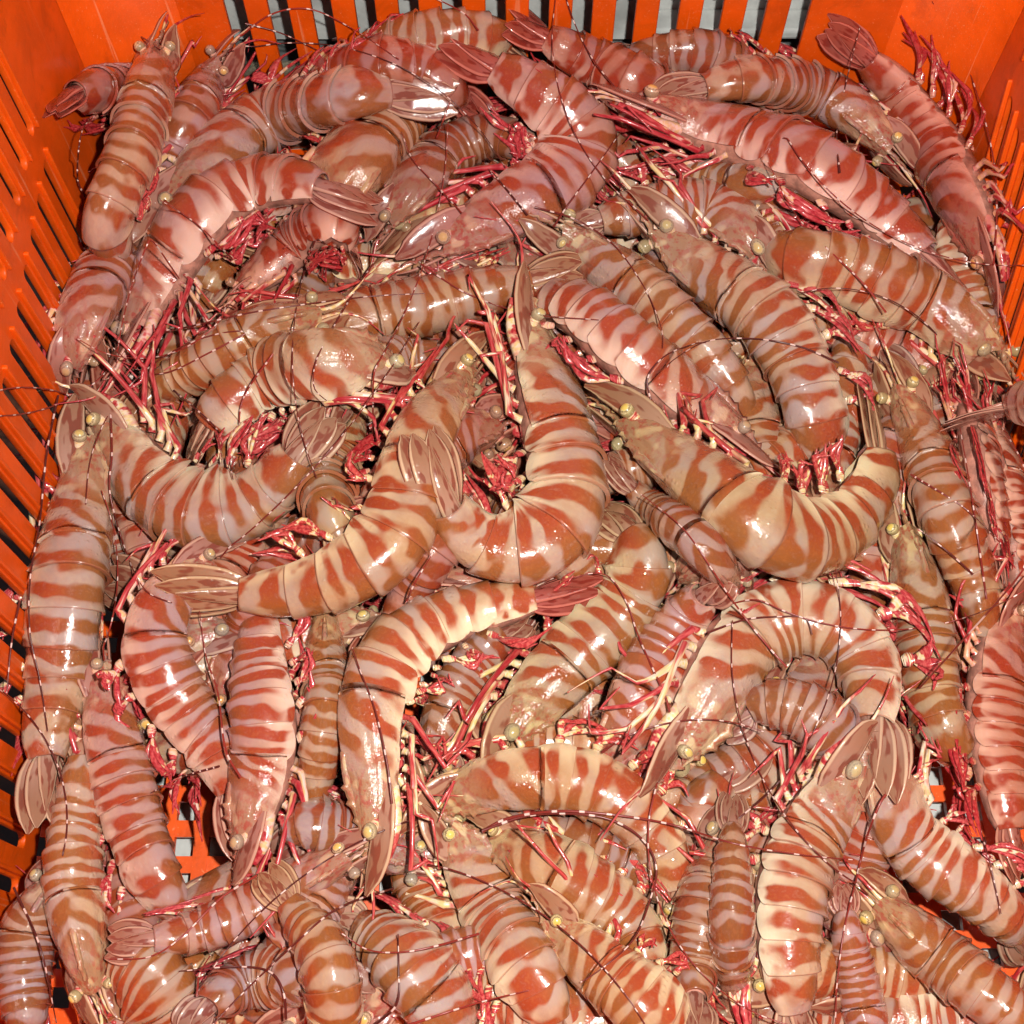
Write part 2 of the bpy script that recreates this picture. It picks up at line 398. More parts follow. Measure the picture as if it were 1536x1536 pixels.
ALL = []
def build_prawn(C, roll, R, fan_roll, tint, seed, label, group=None, lo=False, leg_len=1.0, spread=0.16, origin=None, legs=True, fant=None):
    """C: centreline from the tip of the head spine to the end of the tail fan (world points)"""
    rng = random.Random(seed * 7919 + 13)
    origin = C[len(C) // 2].copy() if origin is None else origin
    origin[2] = max(0.0, origin[2] - R)
    root = bpy.data.objects.new('prawn', None); COL.objects.link(root)
    root.empty_display_size = 0.01; root.location = origin
    root['label'] = label; root['category'] = 'prawn'
    if group: root['group'] = group
    fr = Frame(C - origin, roll); L = fr.L; k = (R * 2)
    sd = (seed * 0.37) % 7
    col = tuple(tint) + (1.0,); fcol = (tuple(TINTS[fant]) + (1.0,)) if fant else col
    def emit(name, items, mat, parent=root):
        g = Geo()
        for it in items: g.add(*it)
        o = link(name, g.mesh(name, mat), parent, None, fcol if name in ('uropod', 'telson') else col); return o
    # soft underside
    tt = np.linspace(0.15, 0.835, 26); path = np.stack([tt * L, tt * 0, tt * 0 - 0.04 * R], 1)
    hh = hprof(tt) * R * 0.80
    V, Fc, U, W = tube(path, hh * 0.86, hh * 0.95, 12)
    emit('underside', [(fr.map(V), Fc, np.stack([U, W, U], 1), np.stack([U * 9, W, U * 0 + sd], 1))], M_FLESH)
    # abdomen
    nu, nv = (6, 15) if lo else (11, 27)
    for i in range(6):
        e = math.radians(122 if i < 5 else 138)
        emit('abdomen_segment', [body_shell(fr, R, SEG[i] - 0.006, SEG[i + 1] + 0.010, e, e - (0.1 if i < 5 else 0), 'seg', sd, nu, nv, lobes=i < 5, cycles=17 + (seed * 7) % 8)], M_SHELL)
    car = emit('carapace', [body_shell(fr, R, 0.135, 0.390, math.radians(132), math.radians(118), 'car', sd, 12 if lo else 30, 19 if lo else 47, wd=0.86, head=True, lobes=False)], M_HEAD)
    # rostrum: toothed blade in the dorsal plane
    n = 34; us = np.linspace(0, 1, n)
    tr = 0.004 + (0.27) * us
    top = hprof(tr) * R * 0.98 * np.clip((us - 0.05) * 1.6, 0, 1) + R * 0.16 * np.sin(us * math.pi * 0.9) + R * 0.05
    top += R * 0.10 * np.where(us < 0.75, (np.arange(n) % 4 == 0), 0)
    bot = top - R * (0.05 + 0.42 * np.clip(us * 1.7, 0, 1) * np.clip((1.25 - us), 0, 1))
    th = R * (0.015 + 0.10 * us)
    ring = np.stack([np.stack([tr * L, th * 0, top], 1), np.stack([tr * L, th, (top + bot) / 2], 1), np.stack([tr * L, th * 0.6, bot], 1), np.stack([tr * L, -th * 0.6, bot], 1), np.stack([tr * L, -th, (top + bot) / 2], 1)], 1).reshape(-1, 3)
    af = np.tile(np.array([0, .5, .8, .8, .5]), n)
    pat = np.stack([np.repeat(us * 2, 5), af * 0.9, np.full(n * 5, 0.25)], 1)
    emit('rostrum', [(fr.map(ring), grid_faces(n, 5, True), pat, np.stack([ring[:, 0] * 75, af, af * 0 + sd * 17], 1))], M_HEAD, car)
    # eyes
    for sg in (-1, 1):
        un, vn = (8, 10) if lo else (12, 16)
        er = R * 0.19
        c = np.array([0.118 * L, sg * 0.50 * R, 0.30 * R])
        ax = np.array([-0.15, sg * 0.70, 0.65]); ax /= np.linalg.norm(ax)
        q = np.cross(ax, [1, 0, 0]); q /= np.linalg.norm(q); q2 = np.cross(ax, q)
        th_ = np.linspace(0.02, math.pi * 0.98, un); pz = np.linspace(0, 2 * math.pi, vn, endpoint=False)
        TH, PZ = np.meshgrid(th_, pz, indexing='ij')
        S = c + er * (ax * np.cos(TH)[..., None] + (q * np.cos(PZ)[..., None] + q2 * np.sin(PZ)[..., None]) * np.sin(TH)[..., None])
        S = S.reshape(-1, 3)
        e = emit('eye', [(fr.map(S), grid_faces(un, vn, True), np.stack([TH.ravel() / math.pi, TH.ravel(), TH.ravel()], 1), S * 200)], M_EYE)
        st = [c - ax * er * 0.5, c - ax * er * 2.2 + np.array([0.03 * L, 0, -0.1 * R])]
        emit('eyestalk', [limb_part(fr, R, st, [er * 0.8, er * 0.5], [er * 0.8, er * 0.5], 8, sd, 0.3, n=5)], M_LIMB, e)
        # antennal scale: long leaf shaped plate beside the rostrum
        p = [np.array([0.200 * L, sg * 0.46 * R, -0.10 * R]), np.array([0.14 * L, sg * 0.52 * R, -0.04 * R]), np.array([0.06 * L, sg * 0.44 * R, 0.0]), np.array([-0.005 * L, sg * 0.27 * R, 0.05 * R])]
        emit('antennal_scale', [limb_part(fr, R, p, [R * .20, R * .34, R * .38, R * .36, R * .27, R * .05], [R * .06] * 5 + [R * .015], 10, sd + sg, 0.0, n=16, ref=(0, 0.75 * sg, 1), fan=True)], M_FAN)
        # stout antenna base and short antennule
        p = [np.array([0.20 * L, sg * 0.3 * R, -0.35 * R]), np.array([0.13 * L, sg * 0.36 * R, -0.42 * R]), np.array([0.07 * L, sg * 0.30 * R, -0.30 * R])]
        emit('antenna_base', [limb_part(fr, R, p, [R * .17, R * .16, R * .10], [R * .17, R * .16, R * .10], 8, sd + 2 * sg, 0.25, n=8)], M_LIMB)
        p = [np.array([0.12 * L, sg * 0.12 * R, 0.0]), np.array([0.03 * L, sg * 0.14 * R, -0.05 * R]), np.array([-0.05 * L, sg * (0.2 + rng.random() * .4) * R, rng.uniform(-.3, .3) * R]), np.array([-0.12 * L, sg * (0.2 + rng.random()) * R, rng.uniform(-.8, .6) * R])]
        emit('antennule', [limb_part(fr, R, p, [R * .09, R * .06, R * .03, R * .012], [R * .09, R * .06, R * .03, R * .012], 6, sd + 3 * sg, 0.45, n=14)], M_LIMB)
    # walking legs
    if legs:
        nl = 5
        for sg in (-1, 1):
            for i in range(nl):
                s0 = (0.20 + 0.036 * i) * L
                fwd = rng.uniform(1.0, 2.1) * R * (1.0 + .06 * i); out = rng.random() < 0.45
                p0 = np.array([s0, sg * 0.36 * R, -0.66 * R])
                p1 = p0 + np.array([-0.12 * R, sg * 0.10 * R, -(0.10 + .04 * i) * R])
                p2 = p1 + np.array([-fwd * (0.55 if out else 1.0), sg * rng.uniform(-.05, .25) * R, -(rng.uniform(.25, .8) if out else rng.uniform(-.15, .22)) * R * leg_len])
                p3 = p2 + np.array([rng.uniform(-1.0, 0.6) * R * leg_len, sg * rng.uniform(-.15, .25) * R, -rng.uniform(0.0, 0.6) * R * leg_len])
                p4 = p3 + np.array([rng.uniform(-0.9, 0.7) * R * leg_len, -sg * rng.uniform(0, .2) * R, rng.uniform(-0.5, 0.45) * R])
                pts = []
                for A_, B_ in ((p0, p1), (p1, p2), (p2, p3), (p3, p4)):
                    for q in np.linspace(0, 1, 4, endpoint=False): pts.append(A_ + (B_ - A_) * q)
                pts.append(p4); n_ = len(pts)
                rr = np.interp(np.linspace(0, 1, n_), [0, .25, .5, .75, 1], [.105, .088, .058, .040, .011]) * R
                rr = rr * (1 + 0.18 * (np.arange(n_) % 4 == 0))
                emit('walking_leg', [limb_part(fr, R, np.array(pts), rr, rr, 6, sd + i * 1.7 + sg * 9, rng.uniform(0.25, 1.15), lift=R * rng.uniform(0.1, 0.7))], M_LIMB)
        # swimmerets
        for sg in (-1, 1):
            for i in range(5):
                s0 = (SEG[i] * .35 + SEG[i + 1] * .65) * L; h = hprof(SEG[i])
                p0 = np.array([s0, sg * 0.44 * R * h, -(0.74 + .75 * min(.75, float(np.interp(s0, fr.S, fr.K)) * R)) * R * h]); j1, j2 = rng.uniform(-.35, .45), rng.uniform(.3, 1.0)
                p1 = p0 + np.array([(0.16 + j1 * .5) * R, sg * 0.05 * R, -0.20 * R])
                it = [limb_part(fr, R, [p0, (p0 + p1) / 2, p1], [R * .10, R * .13, R * .08], [R * .07, R * .08, R * .06], 7, sd + i, 0.1 + .6 * rng.random(), lift=R * .12, n=5)]
                for br in range(4):
                    q = rng.uniform(-.25, .35)
                    p2 = p1 + np.array([(0.22 + j1 * .6 + q) * R, sg * 0.06 * R, -(0.16 + .1 * br) * R])
                    p3 = p2 + np.array([(0.70 * j2 + j1 + q) * R, -sg * .1 * R, -(0.28 - br * .16) * R * rng.uniform(.4, 1.4)])
                    it.append(limb_part(fr, R, [p1, p2, p3], [R * .06, R * .10, R * .018], [R * .045, R * .05, R * .012], 6, sd + i + br * 3, rng.uniform(.45, 1.2), lift=R * rng.uniform(.1, .75), n=9))
                emit('swimmeret', it, M_LIMB)
    # tail fan
    rot = fan_roll
    FL = 1.0 * L - 0.825 * L
    p = [np.array([0.815 * L, 0, .16 * R]), np.array([0.87 * L, 0, .14 * R]), np.array([0.955 * L, 0, .07 * R])]
    emit('telson', [limb_part(fr, R, p, [R * .28, R * .25, R * .18, R * .03], [R * .12, R * .09, R * .06, R * .02], 9, sd, 0, rot=rot, n=10, ref=(0, 0, 1), fan=True)], M_FAN)
    for sg in (-1, 1):
        for j, (ang, off, wid) in enumerate(((spread * 0.7, 0.02, .33), (spread * 1.35, -0.09, .38))):
            a = ang + rng.uniform(-.03, .05); base = np.array([0.822 * L, sg * (.10 + .10 * j) * R, off * R])
            le = FL * (1.0 if j else 0.95)
            d = np.array([math.cos(a), sg * math.sin(a), 0])
            p = [base, base + d * le * .35, base + d * le * .7 + np.array([0, 0, .03 * R]), base + d * le + np.array([0, 0, -.02 * R])]
            emit('uropod', [limb_part(fr, R, p, np.array([.10, .22, .30, .32, .32, .29, .20, .03]) / .32 * wid * R * 1.05, [R * .09, R * .06, R * .05, R * .04, R * .03, R * .03, R * .02, R * .01], 10, sd + j + sg * 5, 0, rot=rot, n=16, ref=(0, 0, 1), fan=True)], M_FAN)
    ALL.append((root, C, R))
    return root

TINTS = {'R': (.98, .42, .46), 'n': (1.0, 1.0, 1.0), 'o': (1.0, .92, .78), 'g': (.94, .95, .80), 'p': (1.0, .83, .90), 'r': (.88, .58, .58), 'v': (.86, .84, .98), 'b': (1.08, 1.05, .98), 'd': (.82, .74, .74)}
ZMIN = 0.048
def place_prawn(n, pts, w, roll, tint, label, fan=None, spread=0.07, sink=0.62, lift=0.0, leg=1.0, group=None, fant=None):
    pts = [tuple(p) + (0.0,) * (3 - len(p)) for p in pts]
    P = catmull(pts, 56)
    tt = np.linspace(0, 1, 56)
    # height: rest on what lies below, then find the place of each centreline point at that height
    Z = np.full(56, 0.05)
    for _ in range(4):
        W = np.array([locate(P[i, 0], P[i, 1], Z[i], w * .5 * hprof(tt[i]) / 3000 * .8 + .002) for i in range(56)])
        Rm = np.array([w * 0.5 * depth_of(W[i]) / F_PX for i in range(56)])
        R = float(np.mean(Rm[14:34]))
        rr = hprof(tt) * R
        z = np.array([hm_sample(W[i, 0], W[i, 1], rr[i] * 0.35) for i in range(56)]) + sink * rr + 0.1 * R
        z = np.maximum(z, ZMIN); zs = np.maximum(smooth1(z, 26), smooth1(z, 6) - 0.25 * R)
        Z = 0.5 * Z + 0.5 * (smooth1(zs, 5)) if _ else smooth1(zs, 5)
    Z = Z + lift * R
    W = np.array([locate(P[i, 0], P[i, 1], Z[i], R * hprof(tt[i]) * .8 + .002) for i in range(56)])
    W[:, 2] = smooth1(W[:, 2], 6); W[:, 1] = smooth1(W[:, 1], 3)
    W[:, 2] += P[:, 2] * R
    for i in range(56):
        if tt[i] > 0.06: hm_stamp(W[i], max(0.003, rr[i] * (1.0 if tt[i] < .84 else 1.4)), rr[i] * (0.9 if tt[i] < .84 else .6))
    C = resample(W, 64)
    r = math.radians(roll)
    fr_ = (math.radians(fan) - r + (math.radians(34) * (1 if r > 0 else -1) if abs(roll) > 40 else 0)) if fan is not None else (-r * 0.6)
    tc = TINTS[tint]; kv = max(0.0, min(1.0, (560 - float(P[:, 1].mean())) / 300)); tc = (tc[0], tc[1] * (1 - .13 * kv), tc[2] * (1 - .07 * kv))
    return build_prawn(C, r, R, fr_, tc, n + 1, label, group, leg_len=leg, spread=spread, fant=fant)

def set_kind(o, k): o['kind'] = k; return o
def box_mesh(name, x0, x1, y0, y1, z0, z1, mat, bev=0.0):
    import bmesh
    bm = bmesh.new(); bmesh.ops.create_cube(bm, size=1.0)
    for v in bm.verts: v.co = Vector(((x0 + x1) / 2 + v.co.x * (x1 - x0), (y0 + y1) / 2 + v.co.y * (y1 - y0), (z0 + z1) / 2 + v.co.z * (z1 - z0)))
    if bev: bmesh.ops.bevel(bm, geom=bm.edges[:], offset=bev, segments=2, affect='EDGES', profile=0.6)
    me = bpy.data.meshes.new(name); bm.to_mesh(me); bm.free(); me.materials.append(mat)
    return me
# ---------------------------------------------------------------- the setting and the crate
g = link('ground', box_mesh('ground', -1.6, 1.6, -1.2, 2.2, -0.10, -0.06, M_GROUND)); set_kind(g, 'structure')

def slot(cx, cz, ln, w, slant=0.0, n=5):
    """rounded slot outline centred at (cx, cz)"""
    pts = []
    h = ln / 2 - w / 2
    for k in range(n + 1):
        a = math.pi * k / n; pts.append((w / 2 * math.cos(a), h + w / 2 * math.sin(a)))
    for k in range(n + 1):
        a = math.pi + math.pi * k / n; pts.append((w / 2 * math.cos(a), -h + w / 2 * math.sin(a)))
    return [(cx + x + slant * z, cz + z) for x, z in pts]
def panel(name, outline, holes, thick, place, mat, parent):
    cu = bpy.data.curves.new(name, 'CURVE'); cu.dimensions = '2D'; cu.fill_mode = 'BOTH'
    cu.extrude = thick / 2 - 0.0006; cu.bevel_depth = 0.0006; cu.bevel_resolution = 1; cu.offset = -0.0006
    for k, pl in enumerate([outline] + holes):
        sp = cu.splines.new('POLY'); sp.points.add(len(pl) - 1); sp.use_cyclic_u = True
        for q, (x, y) in zip(sp.points, pl): q.co = (x, y, 0, 1)
    t = bpy.data.objects.new(name, cu); COL.objects.link(t)
    bpy.context.view_layer.update()
    me = bpy.data.meshes.new_from_object(t.evaluated_get(bpy.context.evaluated_depsgraph_get()))
    bpy.data.objects.remove(t); bpy.data.curves.remove(cu)
    for v in me.vertices: v.co = Vector(place(v.co.x, v.co.y, v.co.z))
    me.name = name
    if me.materials: me.materials.clear()
    return link(name, me, parent, mat)
crate = bpy.data.objects.new('crate', None); COL.objects.link(crate); crate.empty_display_size = 0.05
crate['label'] = 'orange plastic crate with slotted walls that holds the whole heap of prawns'; crate['category'] = 'crate'
YF = -0.14
# back wall
xs = [-0.155 + 0.0243 * i for i in range(14)]
panel('back_wall', [(XL + RC - .0012, -0.004), (XR - RC + .0012, -0.004), (XR - RC + .0012, ZT), (XL + RC - .0012, ZT)],
      [slot(x, 0.060, 0.104, 0.0112) for x in xs], 0.004, lambda x, y, z: (x, YB + 0.002 - z, y), M_ORANGE, crate)
# left wall, two rows of slots
ys = [0.414 - 0.0208 * i for i in range(26)]
holes = [slot(y, 0.070, 0.112, 0.0072) for y in ys] + [slot(y + 0.004, 0.172, 0.058, 0.0066) for y in ys]
panel('left_wall', [(YF, -0.004), (YB - RC + .0012, -0.004), (YB - RC + .0012, ZT), (YF, ZT)], holes, 0.0036, lambda x, y, z: (XL - 0.002 - z, x, y), M_ORANGE, crate)
ysr = [0.470 - 0.0208 * i for i in range(28)]
holes = [slot(y - 0.022, 0.062, 0.098, 0.0078, 0.42) for y in ysr] + [slot(y + 0.004, 0.162, 0.056, 0.0070, 0.2) for y in ysr]
panel('right_wall', [(YF, -0.004), (YB - RC + .0012, -0.004), (YB - RC + .0012, ZT), (YF, ZT)], holes, 0.0036, lambda x, y, z: (XR + 0.002 + z, x, y), M_ORANGE, crate)
# raised ribs beside the slots
rib_l = box_mesh('rib', -0.0008, 0.0022, -0.0011, 0.0011, -0.056, 0.060, M_ORANGE, 0.0008)
rib_s = box_mesh('rib', -0.0008, 0.0018, -0.0010, 0.0010, -0.030, 0.030, M_ORANGE, 0.0007)
for y in ys:
    o = link('rib', rib_l, crate); o.location = (XL, y + 0.0058, 0.070)
    o = link('rib', rib_s, crate); o.location = (XL, y + 0.0094, 0.172)
for y in ysr:
    o = link('rib', rib_l, crate); o.location = (XR - 0.0012, y - 0.022 + 0.0062, 0.060); o.rotation_euler = (math.atan(-0.42), 0, 0)
    o = link('rib', rib_s, crate); o.location = (XR - 0.0012, y + 0.010, 0.162); o.rotation_euler = (math.atan(-0.2), 0, 0)
# rounded back corners and the unseen front wall
def corner(cx, cy, a0, a1):
    V = []; n = 14
    for r in (RC, RC + 0.004):
        for z in (-0.004, ZT):
            for k in range(n + 1):
                a = math.radians(a0 + (a1 - a0) * k / n); V.append((cx + r * math.cos(a), cy + r * math.sin(a), z))
    m = n + 1; Fc = []
    for k in range(n):
        Fc.append((k, k + 1, m + k + 1, m + k)); Fc.append((2 * m + k, 3 * m + k, 3 * m + k + 1, 2 * m + k + 1)); Fc.append((m + k, m + k + 1, 3 * m + k + 1, 3 * m + k))
    link('corner', mesh_from('corner', V, Fc, M_ORANGE), crate)
corner(XL + RC, YB - RC, 180, 90); corner(XR - RC, YB - RC, 90, 0)
link('front_wall', box_mesh('front_wall', XL, XR, YF - 0.004, YF, -0.004, ZT, M_ORANGE), crate)
# floor grid: strips both ways leaving nearly square holes
import bmesh
bm = bmesh.new()
def strip(x0, x1, y0, y1, z0, z1):
    r = bmesh.ops.create_cube(bm, size=1.0)
    for v in r['verts']: v.co = Vector(((x0 + x1) / 2 + v.co.x * (x1 - x0), (y0 + y1) / 2 + v.co.y * (y1 - y0), (z0 + z1) / 2 + v.co.z * (z1 - z0)))
px, py = 0.0168, 0.0172
x = -0.160 - px * 4.5
while x < XR:
    if x - .0036 > XL: strip(x - 0.0036, x + 0.0036, YF, YB - 0.001, -0.004, 0.0)
    x += px
y = YF + 0.01
while y < YB: strip(XL + .001, XR - .001, y - 0.0040, y + 0.0040, -0.0037, -0.0005); y += py
me = bpy.data.meshes.new('floor_grid'); bm.to_mesh(me); bm.free(); link('floor_grid', me, crate, M_ORANGE)
# white slab under the crate and the white crate standing behind it
sl = link('foam_slab', box_mesh('foam_slab', -0.20, 0.235, -0.12, 0.46, -0.06, -0.014, M_WHITE, 0.004))
sl['label'] = 'white foam slab under the floor holes of the orange crate'; sl['category'] = 'slab'
wc = bpy.data.objects.new('white_crate', None); COL.objects.link(wc); wc.location = (0, 0.585, -0.06)
wc['label'] = 'white plastic crate seen through the slots of the back wall'; wc['category'] = 'crate'
link('side_panel', box_mesh('side_panel', -0.40, 0.42, 0.004, 0.012, 0.090, 0.32, M_WHITE), wc)
link('ledge', box_mesh('ledge', 0.08, 0.42, -0.014, 0.004, 0.108, 0.115, M_WHITE, 0.002), wc)
link('lower_panel', box_mesh('lower_panel', -0.40, 0.42, 0.016, 0.022, 0.0, 0.088, plain('grey_plastic', (0.16, 0.17, 0.17), 0.5)), wc)
for i in range(-6, 8): link('rib', box_mesh('rib', i * 0.061 - 0.003, i * 0.061 + 0.003, -0.003, 0.004, 0.128, 0.32, M_WHITE, 0.001), wc)
mb = link('metal_bar', box_mesh('metal_bar', -0.34, 0.06, 0.562, 0.572, 0.022, 0.031, M_STEEL, 0.003))
mb['label'] = 'wet yellowish metal bar lying between the orange crate and the white one'; mb['category'] = 'bar'

# ---------------------------------------------------------------- buried prawns of the bottom layer
GAPS = [(285, 1240, 62), (570, 1350, 30), (1440, 1220, 52), (1400, 1390, 42), (1465, 1400, 40), (690, 1010, 10)]
rngf = random.Random(5)
FILL_LABEL = 'prawn at the bottom of the heap with only slivers of its shell showing'
def filler(pts, w, roll, seed):
    P = catmull(pts, 40); W = np.array([at_z(a, b, 0.02) for a, b in P]); R = w * .5 / 3000.0
    z = np.array([hm_sample(q[0], q[1], R * .4) for q in W]); z = np.minimum(z, CAP) * .75 + R * .7
    W[:, 2] = smooth1(z, 14)
    for i, q in enumerate(W): hm_stamp(q, R * hprof(i / 39), R * .8 * hprof(i / 39))
    build_prawn(resample(W, 40), math.radians(roll), R, -math.radians(roll) * .6, TINTS[rngf.choice('vpndo')], seed, FILL_LABEL, 'prawns buried at the bottom of the heap', lo=True, legs=(seed % 2 == 0))
cnt = 0; CAP = 0.02
for gy in range(0, 15):
    CAP = 0.02 if gy < 8 else 0.048
    for gx in range(0, 8 if gy < 8 else 7):
        for tries in range(6):
            u = (90 if gy < 8 else 190) + gx * 200 + rngf.uniform(-60, 60); v = (230 + gy * 190 if gy < 8 else 300 + (gy - 8) * 200) + rngf.uniform(-50, 50)
            a = rngf.uniform(0, 2 * math.pi); ln = rngf.uniform(430, 520); cv = rngf.uniform(-.9, .9)
            pts = []
            for t in np.linspace(-.5, .5, 6):
                aa = a + cv * t; pts.append((u + ln * t * math.cos(aa), v + ln * t * math.sin(aa) * .9))
            if any(p[0] < 70 + max(0, (600 - p[1])) * .22 or p[0] > 1500 + max(0, p[1] - 700) * .2 or p[1] < 170 for p in pts): continue
            PP = catmull(pts, 30)
            if any(((PP[:, 0] - g_[0]) ** 2 + (PP[:, 1] - g_[1]) ** 2).min() < (g_[2] + 50) ** 2 for g_ in GAPS): continue
            filler(pts, rngf.uniform(92, 108), rngf.choice([80, -80, 60, -60, 20]), 200 + cnt); cnt += 1
            break
